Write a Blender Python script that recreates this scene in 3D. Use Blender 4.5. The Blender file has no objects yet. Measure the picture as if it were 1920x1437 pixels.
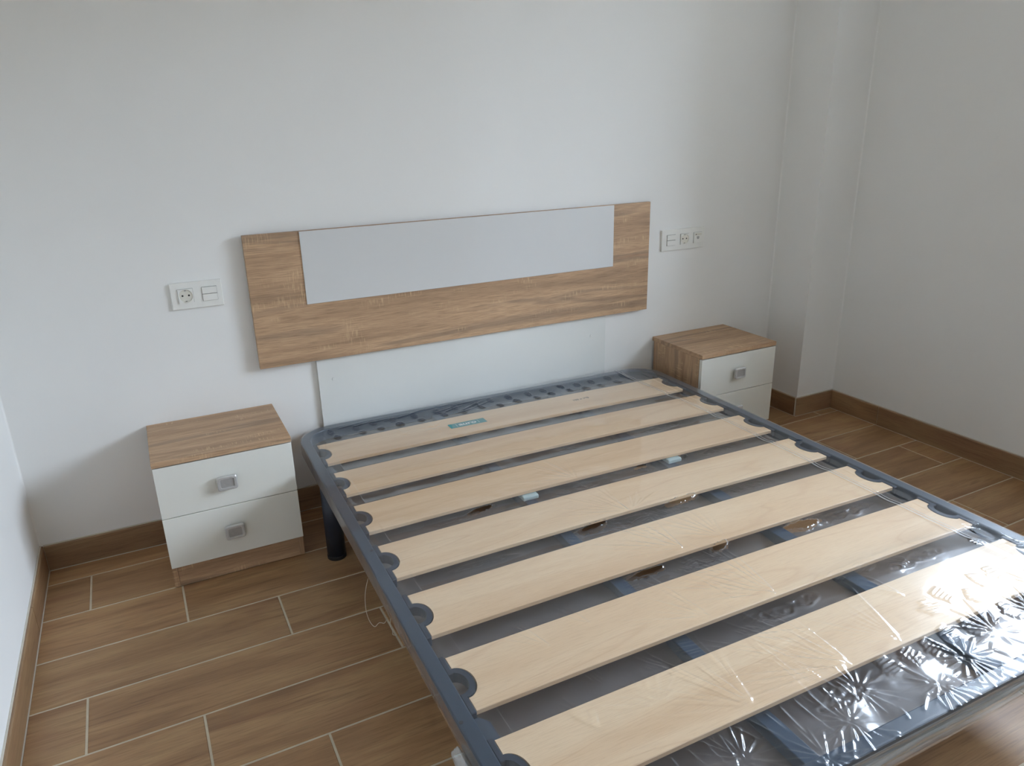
import bpy, bmesh, math, random
import numpy as np
from mathutils import Vector, Matrix

random.seed(7)
rng = np.random.default_rng(11)
S = bpy.context.scene
COL = S.collection
PI = math.pi

# ------------------------------------------------------------------ camera
cam_d = bpy.data.cameras.new('camera')
cam_d.sensor_width = 36.0
cam_d.lens = 1402.566 * 36.0 / 1920.0
cam_d.clip_start = 0.02
cam = bpy.data.objects.new('camera', cam_d)
COL.objects.link(cam)
cam.location = (-0.7949, -2.5484, 1.3402)
cam.rotation_euler = (1.2314, 0.0237, -0.4657)
S.camera = cam

# ------------------------------------------------------------------ room constants
XL, XR, WA, YC, XC = -1.2373, 2.0502, -0.0173, -0.2218, 1.8224
YEND, ZC = -3.70, 2.60
TB, HB = 0.011, 0.0871
WY0, WY1, WZ0, WZ1 = -0.94, -2.75, 0.97, 2.20      # window opening in the right wall
def xr(y): return XR + WA * (y - YC)

# ------------------------------------------------------------------ sky, window light, exposure
w = bpy.data.worlds.new('sky'); S.world = w
w.use_nodes = True
nt = w.node_tree; nt.nodes.clear()
o_ = nt.nodes.new('ShaderNodeOutputWorld'); bg = nt.nodes.new('ShaderNodeBackground')
tc = nt.nodes.new('ShaderNodeTexCoord'); sp = nt.nodes.new('ShaderNodeSeparateXYZ')
rp = nt.nodes.new('ShaderNodeValToRGB')
nt.links.new(tc.outputs['Generated'], sp.inputs[0])
mr = nt.nodes.new('ShaderNodeMapRange'); mr.inputs[1].default_value = -1; mr.inputs[2].default_value = 1
nt.links.new(sp.outputs['Z'], mr.inputs[0]); nt.links.new(mr.outputs[0], rp.inputs[0])
e = rp.color_ramp.elements
e[0].position = 0.47; e[0].color = (0.20, 0.19, 0.175, 1)
e[1].position = 0.53; e[1].color = (0.80, 0.92, 1.12, 1)
nt.links.new(rp.outputs[0], bg.inputs[0]); bg.inputs[1].default_value = 26.0
nt.links.new(bg.outputs[0], o_.inputs[0])

pd = bpy.data.lights.new('window_portal', 'AREA'); pd.shape = 'RECTANGLE'
pd.size = WY0 - WY1; pd.size_y = WZ1 - WZ0
pd.cycles.is_portal = True
po = bpy.data.objects.new('window_portal', pd); COL.objects.link(po)
po.location = (xr((WY0 + WY1) / 2) + 0.10, (WY0 + WY1) / 2, (WZ0 + WZ1) / 2)
po.rotation_euler = (0, PI / 2, 0)
pd.size, pd.size_y = WZ1 - WZ0, WY0 - WY1

S.view_settings.view_transform = 'Standard'
S.view_settings.look = 'None'
S.view_settings.gamma = 1.0
S.view_settings.use_curve_mapping = False
S.view_settings.exposure = 0.36
try:
    S.cycles.use_denoising = True
    S.cycles.max_bounces = 12
    S.cycles.diffuse_bounces = 8
    S.cycles.transparent_max_bounces = 24
except Exception:
    pass

# ------------------------------------------------------------------ helpers
def srgb(r, g, b):
    f = lambda c: c / 12.92 if c <= 0.04045 else ((c + 0.055) / 1.055) ** 2.4
    return (f(r / 255), f(g / 255), f(b / 255), 1)

def link(me, name, mat=None, parent=None, loc=None):
    o = bpy.data.objects.new(name, me)
    COL.objects.link(o)
    if mat is not None: me.materials.append(mat)
    if parent is not None: o.parent = parent
    if loc is not None: o.location = loc
    return o

def curve_mesh(cu, name):
    t = bpy.data.objects.new(name + '_tmp', cu); COL.objects.link(t)
    bpy.context.view_layer.update()
    me = bpy.data.meshes.new_from_object(t.evaluated_get(bpy.context.evaluated_depsgraph_get()))
    bpy.data.objects.remove(t); bpy.data.curves.remove(cu); me.name = name
    return me

def bm_obj(name, bm, mat=None, parent=None, loc=None, smooth=False):
    me = bpy.data.meshes.new(name)
    bmesh.ops.recalc_face_normals(bm, faces=bm.faces[:])
    bm.to_mesh(me); bm.free()
    if smooth:
        for p in me.polygons: p.use_smooth = True
    return link(me, name, mat, parent, loc)

def add_box(bm, x0, x1, y0, y1, z0, z1, bev=0.0, seg=1):
    vs = [bm.verts.new((x, y, z)) for z in (z0, z1) for y in (y0, y1) for x in (x0, x1)]
    fs = [bm.faces.new([vs[i] for i in q]) for q in ((0, 2, 3, 1), (4, 5, 7, 6), (0, 1, 5, 4), (2, 6, 7, 3), (0, 4, 6, 2), (1, 3, 7, 5))]
    if bev > 0:
        es = list({ed for f in fs for ed in f.edges})
        bmesh.ops.bevel(bm, geom=es, offset=bev, segments=seg, affect='EDGES', profile=0.5)

def box(name, x0, x1, y0, y1, z0, z1, mat, parent=None, bev=0.0, seg=1, loc=None):
    bm = bmesh.new(); add_box(bm, x0, x1, y0, y1, z0, z1, bev, seg)
    return bm_obj(name, bm, mat, parent, loc)

def add_prism(bm, pts, z0, z1, f=lambda x, y, z: (x, y, z), bev=0.0):
    a = [bm.verts.new(f(x, y, z0)) for x, y in pts]
    b = [bm.verts.new(f(x, y, z1)) for x, y in pts]
    n = len(pts)
    fs = [bm.faces.new(list(reversed(a)))]
    top = bm.faces.new(b); fs.append(top)
    for i in range(n):
        fs.append(bm.faces.new((a[i], a[(i + 1) % n], b[(i + 1) % n], b[i])))
    if bev > 0:
        bmesh.ops.bevel(bm, geom=list(top.edges), offset=bev, segments=2, affect='EDGES', profile=0.5)
    return top

def rrect(x0, x1, y0, y1, r, n=6):
    pts = []
    for cx, cy, a0 in ((x1 - r, y1 - r, 0), (x0 + r, y1 - r, PI / 2), (x0 + r, y0 + r, PI), (x1 - r, y0 + r, 1.5 * PI)):
        for i in range(n + 1):
            a = a0 + PI / 2 * i / n
            pts.append((cx + r * math.cos(a), cy + r * math.sin(a)))
    return pts

def add_cyl(bm, cx, cy, z0, z1, r, n=24, f=lambda x, y, z: (x, y, z), bev=0.0):
    return add_prism(bm, [(cx + r * math.cos(2 * PI * i / n), cy + r * math.sin(2 * PI * i / n)) for i in range(n)], z0, z1, f, bev)

def empty(name, loc, label, cat, group=None, rz=0.0):
    o = bpy.data.objects.new(name, None); COL.objects.link(o)
    o.location = loc; o.rotation_euler = (0, 0, rz); o.empty_display_size = 0.05
    o['label'] = label; o['category'] = cat
    if group: o['group'] = group
    return o

def struct(o, label=None):
    o['kind'] = 'structure'
    if label: o['label'] = label
    return o

# ------------------------------------------------------------------ materials
def newmat(name):
    m = bpy.data.materials.new(name); m.use_nodes = True
    nt = m.node_tree
    return m, nt, nt.nodes['Principled BSDF']

def N(nt, t, **kw):
    n = nt.nodes.new(t)
    for k, v in kw.items(): setattr(n, k, v)
    return n

def mathn(nt, op, a, b=None, clamp=False):
    n = N(nt, 'ShaderNodeMath', operation=op, use_clamp=clamp)
    for i, v in enumerate((a, b)):
        if v is None: continue
        if isinstance(v, (int, float)): n.inputs[i].default_value = v
        else: nt.links.new(v, n.inputs[i])
    return n.outputs[0]

def mixc(nt, fac, a, b, bt='MIX'):
    n = N(nt, 'ShaderNodeMix', data_type='RGBA', blend_type=bt)
    for sock, v in ((n.inputs[0], fac), (n.inputs[6], a), (n.inputs[7], b)):
        if isinstance(v, (int, float)): sock.default_value = v
        elif isinstance(v, tuple): sock.default_value = v
        else: nt.links.new(v, sock)
    return n.outputs[2]

def ramp(nt, fac, stops):
    n = N(nt, 'ShaderNodeValToRGB'); cr = n.color_ramp
    while len(cr.elements) < len(stops): cr.elements.new(0.5)
    for el, (p, c) in zip(cr.elements, stops): el.position = p; el.color = c if isinstance(c, tuple) else (c, c, c, 1)
    nt.links.new(fac, n.inputs[0]); return n.outputs[0]

def coords(nt, perm, scale, offset_random=False):
    """object coordinates with the axes in order perm (grain, across, depth), scaled; each object shifted by its own random amount"""
    tc = N(nt, 'ShaderNodeTexCoord'); s = N(nt, 'ShaderNodeSeparateXYZ'); nt.links.new(tc.outputs['Object'], s.inputs[0])
    c = N(nt, 'ShaderNodeCombineXYZ')
    for i, ax in enumerate(perm): nt.links.new(s.outputs['XYZ'.index(ax)], c.inputs[i])
    m = N(nt, 'ShaderNodeMapping'); m.inputs['Scale'].default_value = scale
    nt.links.new(c.outputs[0], m.inputs[0])
    out = m.outputs[0]
    if offset_random:
        oi = N(nt, 'ShaderNodeObjectInfo'); k = mathn(nt, 'MULTIPLY', oi.outputs['Random'], 91.7)
        c2 = N(nt, 'ShaderNodeCombineXYZ')
        nt.links.new(k, c2.inputs[0]); nt.links.new(k, c2.inputs[1]); nt.links.new(k, c2.inputs[2])
        a = N(nt, 'ShaderNodeVectorMath', operation='ADD'); nt.links.new(out, a.inputs[0]); nt.links.new(c2.outputs[0], a.inputs[1])
        out = a.outputs[0]
    return out

def noise(nt, vec, scale=1.0, detail=3.0, rough=0.55, dist=0.0):
    n = N(nt, 'ShaderNodeTexNoise'); n.inputs['Scale'].default_value = scale; n.inputs['Detail'].default_value = detail
    n.inputs['Roughness'].default_value = rough; n.inputs['Distortion'].default_value = dist
    nt.links.new(vec, n.inputs['Vector']); return n.outputs[0]

def bump(nt, b, h, strength, dist):
    n = N(nt, 'ShaderNodeBump'); n.inputs['Strength'].default_value = strength; n.inputs['Distance'].default_value = dist
    nt.links.new(h, n.inputs['Height']); nt.links.new(n.outputs[0], b.inputs['Normal'])

def mat_oak(name, perm):
    m, nt, b = newmat(name)
    broad = noise(nt, coords(nt, perm, (0.75, 12, 12), True), 1.0, 4, 0.55, 0.8)
    c = ramp(nt, broad, [(0.28, srgb(146, 119, 95)), (0.41, srgb(182, 149, 117)), (0.54, srgb(202, 167, 132)), (0.62, srgb(160, 134, 109)), (0.78, srgb(196, 152, 116))])
    fig = noise(nt, coords(nt, perm, (1.3, 34, 34), True), 1.0, 2, 0.5, 1.6)
    c = mixc(nt, ramp(nt, fig, [(0.33, 0.26), (0.47, 0.0)]), c, srgb(138, 106, 80))
    fine = noise(nt, coords(nt, perm, (13, 520, 520), True), 1.0, 3, 0.6)
    c = mixc(nt, ramp(nt, fine, [(0.38, 0.50), (0.52, 0.0)]), c, srgb(122, 94, 70))
    # pale saw marks across the grain, in clusters
    tick = noise(nt, coords(nt, perm, (260, 26, 26), True), 1.0, 1, 0.5)
    patch = noise(nt, coords(nt, perm, (6, 17, 17), True), 1.0, 1, 0.5)
    k = mathn(nt, 'MULTIPLY', ramp(nt, tick, [(0.55, 0.0), (0.64, 1.0)]), ramp(nt, patch, [(0.56, 0.0), (0.68, 1.0)]))
    c = mixc(nt, mathn(nt, 'MULTIPLY', k, 0.55), c, srgb(222, 192, 150))
    nt.links.new(c, b.inputs['Base Color'])
    b.inputs['Roughness'].default_value = 0.5
    bump(nt, b, fine, 0.12, 0.0008)
    return m
OAK_X = mat_oak('oak_laminate_horizontal', 'XZY')
OAK_TOP = mat_oak('oak_laminate_top', 'XYZ')
OAK_Z = mat_oak('oak_laminate_vertical', 'ZYX')

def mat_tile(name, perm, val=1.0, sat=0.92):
    m, nt, b = newmat(name)
    broad = noise(nt, coords(nt, perm, (1.6, 13, 13), True), 1.0, 3, 0.5, 0.7)
    c = ramp(nt, broad, [(0.25, srgb(142, 102, 63)), (0.45, srgb(171, 129, 83)), (0.58, srgb(183, 144, 95)), (0.75, srgb(159, 118, 74))])
    fig = noise(nt, coords(nt, perm, (3.0, 48, 48), True), 1.0, 2, 0.5, 1.5)
    c = mixc(nt, ramp(nt, fig, [(0.30, 0.40), (0.43, 0.0)]), c, srgb(117, 78, 48))
    red = noise(nt, coords(nt, perm, (2.0, 7, 7), True), 1.0, 2, 0.5, 0.8)
    c = mixc(nt, ramp(nt, red, [(0.52, 0.0), (0.70, 0.45)]), c, srgb(150, 98, 66))
    fine = noise(nt, coords(nt, perm, (14, 330, 330), True), 1.0, 3, 0.6)
    c = mixc(nt, ramp(nt, fine, [(0.36, 0.30), (0.52, 0.0)]), c, srgb(111, 78, 48))
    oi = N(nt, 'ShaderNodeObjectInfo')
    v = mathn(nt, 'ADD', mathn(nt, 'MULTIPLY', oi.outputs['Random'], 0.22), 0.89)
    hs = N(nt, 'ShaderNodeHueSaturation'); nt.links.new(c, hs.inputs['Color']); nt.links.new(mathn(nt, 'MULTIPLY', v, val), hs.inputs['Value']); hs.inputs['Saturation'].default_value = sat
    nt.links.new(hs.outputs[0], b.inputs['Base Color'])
    b.inputs['Roughness'].default_value = 0.42
    bump(nt, b, fine, 0.18, 0.0006)
    return m
TILE = mat_tile('wood_look_porcelain', 'XYZ')
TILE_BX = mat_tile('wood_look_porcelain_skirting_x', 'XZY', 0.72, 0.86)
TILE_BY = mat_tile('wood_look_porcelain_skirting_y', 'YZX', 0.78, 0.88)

def mat_plain(name, col, rough=0.5, metal=0.0, var=0.0, vscale=4.0, bs=0.0, bscale=300.0, bdist=0.0005, spec=None):
    m, nt, b = newmat(name)
    tc = N(nt, 'ShaderNodeTexCoord')
    if var > 0:
        n = noise(nt, tc.outputs['Object'], vscale, 4, 0.6)
        lo = tuple(c * (1 - var) for c in col[:3]) + (1,); hi = tuple(min(1, c * (1 + var)) for c in col[:3]) + (1,)
        nt.links.new(ramp(nt, n, [(0.3, lo), (0.7, hi)]), b.inputs['Base Color'])
    else:
        b.inputs['Base Color'].default_value = col
    b.inputs['Roughness'].default_value = rough; b.inputs['Metallic'].default_value = metal
    if spec is not None: b.inputs['Specular IOR Level'].default_value = spec
    if bs > 0:
        bump(nt, b, noise(nt, tc.outputs['Object'], bscale, 3, 0.6), bs, bdist)
    return m
WALL = mat_plain('white_wall_paint', (0.84, 0.84, 0.82, 1), 0.75, var=0.012, vscale=1.5, bs=0.15, bscale=220, bdist=0.0006)
CEIL = mat_plain('ceiling_paint', (0.80, 0.80, 0.79, 1), 0.9, var=0.01)
GROUT = mat_plain('beige_grout', srgb(206, 194, 172), 0.9, var=0.08, vscale=30, bs=0.3, bscale=400)
CAULK = mat_plain('white_caulk', srgb(205, 198, 184), 0.6, var=0.03, vscale=20)
PANEL = mat_plain('white_backing_melamine', (0.75, 0.765, 0.74, 1), 0.4, var=0.012, vscale=3, bs=0.04, bscale=500, bdist=0.0003)
WHITE = mat_plain('white_melamine', (0.80, 0.795, 0.73, 1), 0.33, var=0.012, vscale=3, bs=0.04, bscale=500, bdist=0.0003)
INSET = mat_plain('pale_grey_melamine', (0.67, 0.675, 0.67, 1), 0.38, var=0.012, vscale=3, bs=0.05, bscale=500, bdist=0.0003)
DARKGAP = mat_plain('dark_recess', (0.02, 0.018, 0.016, 1), 0.8, var=0.1)
STEEL = mat_plain('blue_grey_painted_steel', (0.026, 0.048, 0.080, 1), 0.32, spec=0.4, var=0.06, vscale=60, bs=0.10, bscale=900, bdist=0.0002)
BAR = mat_plain('blue_painted_steel_bar', (0.018, 0.045, 0.085, 1), 0.45, spec=0.35, var=0.06, vscale=60)
LEG = mat_plain('dark_painted_leg', (0.020, 0.026, 0.042, 1), 0.36, var=0.06, vscale=40)
PLASTIC = mat_plain('dark_blue_plastic', (0.022, 0.034, 0.056, 1), 0.46, spec=0.35, var=0.06, vscale=60)
BLACK = mat_plain('black_plastic', (0.012, 0.012, 0.014, 1), 0.45, var=0.05)
GAPM = mat_plain('shadow_gap', (0.10, 0.10, 0.095, 1), 0.6, var=0.05)
NICKEL = mat_plain('brushed_nickel', (0.56, 0.555, 0.54, 1), 0.30, metal=0.25, var=0.05, vscale=90, bs=0.06, bscale=900, bdist=0.0002)
NICKEL_D = mat_plain('brushed_nickel_pad', (0.42, 0.41, 0.395, 1), 0.36, metal=0.2, var=0.06, vscale=120)
SOCKET = mat_plain('white_switch_plastic', (0.83, 0.83, 0.79, 1), 0.28, var=0.02, vscale=30)
SOCKET_IN = mat_plain('cream_socket_plastic', (0.74, 0.72, 0.64, 1), 0.35, var=0.03, vscale=60)
CAPM = mat_plain('pale_translucent_plastic', (0.48, 0.60, 0.60, 1), 0.3, var=0.03, vscale=40)
TEAL = mat_plain('teal_sticker', srgb(62, 146, 148), 0.4, var=0.03, vscale=40)
INKW = mat_plain('white_ink', (0.85, 0.86, 0.84, 1), 0.5, var=0.01)
INKB = mat_plain('black_ink', (0.05, 0.045, 0.04, 1), 0.6, var=0.05)
FRAMEW = mat_plain('white_window_frame', (0.75, 0.75, 0.74, 1), 0.35, var=0.01)

def mat_slat(name):
    m, nt, b = newmat(name)
    broad = noise(nt, coords(nt, 'XYZ', (0.9, 9, 9), True), 1.0, 3, 0.5, 0.8)
    c = ramp(nt, broad, [(0.28, srgb(220, 186, 147)), (0.48, srgb(230, 200, 163)), (0.62, srgb(235, 208, 173)), (0.8, srgb(224, 190, 151))])
    fig = noise(nt, coords(nt, 'XYZ', (0.8, 7, 7), True), 1.0, 1, 0.5, 1.2)
    c = mixc(nt, ramp(nt, fig, [(0.485, 0.0), (0.50, 0.22), (0.515, 0.0)]), c, srgb(196, 148, 106))
    fine = noise(nt, coords(nt, 'XYZ', (22, 500, 500), True), 1.0, 3, 0.6)
    c = mixc(nt, ramp(nt, fine, [(0.34, 0.22), (0.52, 0.0)]), c, srgb(186, 146, 104))
    nt.links.new(c, b.inputs['Base Color']); b.inputs['Roughness'].default_value = 0.55
    bump(nt, b, fine, 0.08, 0.0004)
    return m
SLAT = mat_slat('birch_slat')

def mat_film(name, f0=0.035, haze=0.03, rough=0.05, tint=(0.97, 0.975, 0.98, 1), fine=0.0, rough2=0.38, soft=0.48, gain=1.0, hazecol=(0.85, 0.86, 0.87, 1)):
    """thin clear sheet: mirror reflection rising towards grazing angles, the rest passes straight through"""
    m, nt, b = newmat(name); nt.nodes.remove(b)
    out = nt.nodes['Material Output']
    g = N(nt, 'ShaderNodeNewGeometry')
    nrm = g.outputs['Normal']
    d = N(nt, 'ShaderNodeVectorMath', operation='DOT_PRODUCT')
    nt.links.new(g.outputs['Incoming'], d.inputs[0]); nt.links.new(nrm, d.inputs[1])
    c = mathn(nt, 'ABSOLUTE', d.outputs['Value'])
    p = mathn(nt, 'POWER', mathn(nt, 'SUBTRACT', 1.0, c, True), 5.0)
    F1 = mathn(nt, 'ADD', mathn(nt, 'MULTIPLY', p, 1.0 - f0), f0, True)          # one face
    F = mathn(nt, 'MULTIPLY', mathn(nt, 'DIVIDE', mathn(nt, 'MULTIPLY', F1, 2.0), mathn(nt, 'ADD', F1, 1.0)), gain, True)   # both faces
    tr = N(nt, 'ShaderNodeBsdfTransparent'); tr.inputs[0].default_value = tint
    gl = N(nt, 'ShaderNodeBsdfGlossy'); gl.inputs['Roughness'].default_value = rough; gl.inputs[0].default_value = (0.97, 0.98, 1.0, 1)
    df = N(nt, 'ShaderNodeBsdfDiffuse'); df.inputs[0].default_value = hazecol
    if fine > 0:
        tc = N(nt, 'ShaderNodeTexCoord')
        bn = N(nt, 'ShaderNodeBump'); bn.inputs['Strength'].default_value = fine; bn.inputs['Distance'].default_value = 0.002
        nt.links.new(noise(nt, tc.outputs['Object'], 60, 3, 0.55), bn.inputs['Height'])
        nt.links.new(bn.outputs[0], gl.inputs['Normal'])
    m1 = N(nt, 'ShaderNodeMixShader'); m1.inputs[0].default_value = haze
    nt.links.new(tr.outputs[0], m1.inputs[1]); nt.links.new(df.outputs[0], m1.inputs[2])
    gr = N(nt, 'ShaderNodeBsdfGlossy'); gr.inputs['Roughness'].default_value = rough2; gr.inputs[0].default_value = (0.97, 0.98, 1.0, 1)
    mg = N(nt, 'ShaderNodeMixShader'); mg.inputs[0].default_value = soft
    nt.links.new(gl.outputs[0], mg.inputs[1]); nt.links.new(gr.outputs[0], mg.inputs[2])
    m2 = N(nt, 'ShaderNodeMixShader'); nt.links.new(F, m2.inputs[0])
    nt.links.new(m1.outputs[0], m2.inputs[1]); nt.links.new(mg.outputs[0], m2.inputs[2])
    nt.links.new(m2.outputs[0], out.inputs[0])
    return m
FILM = mat_film('clear_shrink_film', 0.034, 0.010, 0.06)
FILM_LOW = mat_film('shrink_film_underside_painted_haze', 0.045, 0.46, 0.09, tint=(0.48, 0.47, 0.48, 1), hazecol=(0.19, 0.18, 0.187, 1), gain=1.15)  # grey haze stands in for reflection, dark tint for shade under the bed
FILM_SEAM = mat_film('film_weld_seam', 0.07, 0.16, 0.15)
FILM_BUNCH = mat_film('bunched_film', 0.10, 0.09, 0.08, tint=(0.88, 0.92, 0.92, 1), soft=0.25)
GLASS = mat_film('window_glass', 0.035, 0.0, 0.0, tint=(0.97, 0.985, 0.98, 1), soft=0.0)

# ------------------------------------------------------------------ room shell
struct(box('wall_back', XL - 0.12, 2.25, 0.0, 0.12, 0.0, ZC, WALL), 'white painted wall behind the headboard')
struct(box('wall_left', XL - 0.12, XL, YEND - 0.12, 0.0, 0.0, ZC, WALL), 'white painted wall beside the left nightstand')
struct(box('wall_front', XL, xr(YEND) + 0.2, YEND - 0.12, YEND, 0.0, ZC, WALL))
struct(box('ceiling', XL - 0.12, 2.4, YEND - 0.12, 0.12, ZC, ZC + 0.1, CEIL))
bm = bmesh.new()
add_prism(bm, [(XC, YC), (xr(YC), YC), (xr(0), 0), (XC, 0)], 0.0, ZC)
struct(bm_obj('wall_corner', bm, WALL), 'boxed white column in the far right corner')
BEAD = mat_plain('corner_sealant', (0.86, 0.86, 0.84, 1), 0.5, var=0.01)
for i, (x, y, sx, sy) in enumerate(((XC, 0.0, -1, -1), (xr(YC), YC, -1, -1), (XL, 0.0, 1, -1))):
    bm = bmesh.new(); add_prism(bm, [(x, y), (x + sx * 0.0045, y), (x + sx * 0.0016, y + sy * 0.0016), (x, y + sy * 0.0045)], HB + 0.004, ZC - 0.001)
    struct(bm_obj('trim_%d' % (i + 1), bm, BEAD))
# right wall with its window opening
bm = bmesh.new()
ys = [YC + 0.0, WY0, WY1, YEND]; zs = [0, WZ0, WZ1, ZC]; T = 0.22
vi = {}
for s, off in enumerate((0, T)):
    for i, y in enumerate(ys):
        for j, z in enumerate(zs): vi[s, i, j] = bm.verts.new((xr(y) + off, y, z))
for i in range(3):
    for j in range(3):
        if i == 1 and j == 1: continue
        for s in (0, 1): bm.faces.new([vi[s, i, j], vi[s, i + 1, j], vi[s, i + 1, j + 1], vi[s, i, j + 1]])
ring = [(1, 1), (2, 1), (2, 2), (1, 2)]
for k in range(4):
    a, b_ = ring[k], ring[(k + 1) % 4]
    bm.faces.new([vi[0, a[0], a[1]], vi[0, b_[0], b_[1]], vi[1, b_[0], b_[1]], vi[1, a[0], a[1]]])
for i in range(3):
    for j in (0, 3): bm.faces.new([vi[0, i, j], vi[0, i + 1, j], vi[1, i + 1, j], vi[1, i, j]])
for j in range(3):
    for i in (0, 3): bm.faces.new([vi[0, i, j], vi[0, i, j + 1], vi[1, i, j + 1], vi[1, i, j]])
struct(bm_obj('wall_right', bm, WALL), 'white painted wall at the right with the window')

# the street side: unseen blocks added to cut window light, and the ground far below
OUTW = mat_plain('pale_render_outside', (0.24, 0.22, 0.19, 1), 0.9, var=0.05)
struct(box('light_blocker_house', 10.0, 16.0, -16.0, 12.0, -6.0, 3.3, OUTW))  # unseen, added to block low sky from the upper back wall
struct(box('light_blocker_slab', 2.40, 3.05, -4.5, 1.0, 2.36, 2.52, OUTW))  # unseen overhang, added to cut steep sky light on the right floor
struct(box('light_blocker_wing', 2.45, 4.20, -9.0, -3.9, -6.0, 4.2, OUTW))  # unseen, added to dim window light on the right of the back wall
struct(box('ground_outside', 2.45, 40.0, -30.0, 30.0, -6.2, -6.0, OUTW))

# window: fixed frame, two sashes with glass
wx = xr((WY0 + WY1) / 2) + 0.05
def ring_box(bm, y0, y1, z0, z1, t, x0, x1):
    add_box(bm, x0, x1, y0, y1, z0, z0 + t); add_box(bm, x0, x1, y0, y1, z1 - t, z1)
    add_box(bm, x0, x1, y0, y0 + t, z0 + t, z1 - t); add_box(bm, x0, x1, y1 - t, y1, z0 + t, z1 - t)
bm = bmesh.new(); ring_box(bm, WY1 + 0.002, WY0 - 0.002, WZ0 + 0.002, WZ1 - 0.002, 0.020, wx - 0.03, wx + 0.03)
win = struct(bm_obj('window_1', bm, FRAMEW), 'white framed window in the right wall')
ym = (WY0 + WY1) / 2
for y0, y1 in ((WY1 + 0.024, ym - 0.002), (ym + 0.002, WY0 - 0.024)):
    bm = bmesh.new(); ring_box(bm, y0, y1, WZ0 + 0.024, WZ1 - 0.024, 0.036, wx - 0.026, wx + 0.026)
    sash = bm_obj('sash', bm, FRAMEW, win)
    box('pane', wx - 0.003, wx + 0.003, y0 + 0.034, y1 - 0.034, WZ0 + 0.058, WZ1 - 0.058, GLASS, sash)

# ------------------------------------------------------------------ floor: grout bed with porcelain planks laid on it
fl = struct(box('floor', XL - 0.12, 2.4, YEND - 0.12, 0.12, -0.10, -0.0012, GROUT), 'brown wood-look plank tile floor with pale grout')
TA, TY1, TW, TJ, TL = 0.0104, -0.1073, 0.203, -1.1033, 0.7579
G = 0.0056
room = [(XL + TB + 0.003, YEND), (xr(YEND) - TB - 0.003, YEND), (xr(YC) - TB - 0.003, -TB - 0.003), (XL + TB + 0.003, -TB - 0.003)]
def clip(poly, a, b):
    out = []
    side = lambda p: (b[0] - a[0]) * (p[1] - a[1]) - (b[1] - a[1]) * (p[0] - a[0])
    for i in range(len(poly)):
        p, q = poly[i], poly[(i + 1) % len(poly)]
        sp_, sq = side(p), side(q)
        if sp_ >= 0: out.append(p)
        if (sp_ >= 0) != (sq >= 0):
            t = sp_ / (sp_ - sq); out.append((p[0] + t * (q[0] - p[0]), p[1] + t * (q[1] - p[1])))
    return out
def rot_t(x, y):
    dx, dy = x - XL, y - TY1
    return (x - dy * TA, y + dx * TA)
def plank(pts, zt, mat, name='tile', parent=None, f=None, thick=0.008):
    cx = sum(p[0] for p in pts) / len(pts); cy = sum(p[1] for p in pts) / len(pts)
    bm = bmesh.new()
    ins = 0.0012
    def inset(p):
        dx, dy = cx - p[0], cy - p[1]
        sx = ins if dx > 0 else -ins; sy = ins if dy > 0 else -ins
        return (p[0] + sx - cx, p[1] + sy - cy)
    lo = [bm.verts.new((p[0] - cx, p[1] - cy, -thick)) for p in pts]
    md = [bm.verts.new((p[0] - cx, p[1] - cy, -0.0008)) for p in pts]
    hi = [bm.verts.new((*inset(p), 0)) for p in pts]
    n = len(pts)
    bm.faces.new(hi)
    for A, B in ((lo, md), (md, hi)):
        for i in range(n): bm.faces.new((A[i], A[(i + 1) % n], B[(i + 1) % n], B[i]))
    return bm_obj(name, bm, mat, parent, (cx, cy, zt))
for k in range(-1, 19):
    y_hi, y_lo = TY1 - k * TW - G / 2, TY1 - (k + 1) * TW + G / 2
    j0 = TJ + (k % 3) * TL / 3 - 2 * TL
    for n in range(-1, 8):
        x0, x1 = j0 + n * TL + G / 2, j0 + (n + 1) * TL - G / 2
        poly = [rot_t(x0, y_lo), rot_t(x1, y_lo), rot_t(x1, y_hi), rot_t(x0, y_hi)]
        for i in range(4):
            poly = clip(poly, room[i], room[(i + 1) % 4])
            if len(poly) < 3: break
        if len(poly) < 3: continue
        w_ = max(p[0] for p in poly) - min(p[0] for p in poly); h_ = max(p[1] for p in poly) - min(p[1] for p in poly)
        if w_ < 0.006 or h_ < 0.006: continue
        cxm = sum(p[0] for p in poly) / len(poly); cym = sum(p[1] for p in poly) / len(poly)
        if cxm > XC and cym > YC + 0.05: continue
        plank(poly, random.uniform(-0.0002, 0.0002), TILE, 'tile', fl)

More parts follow.
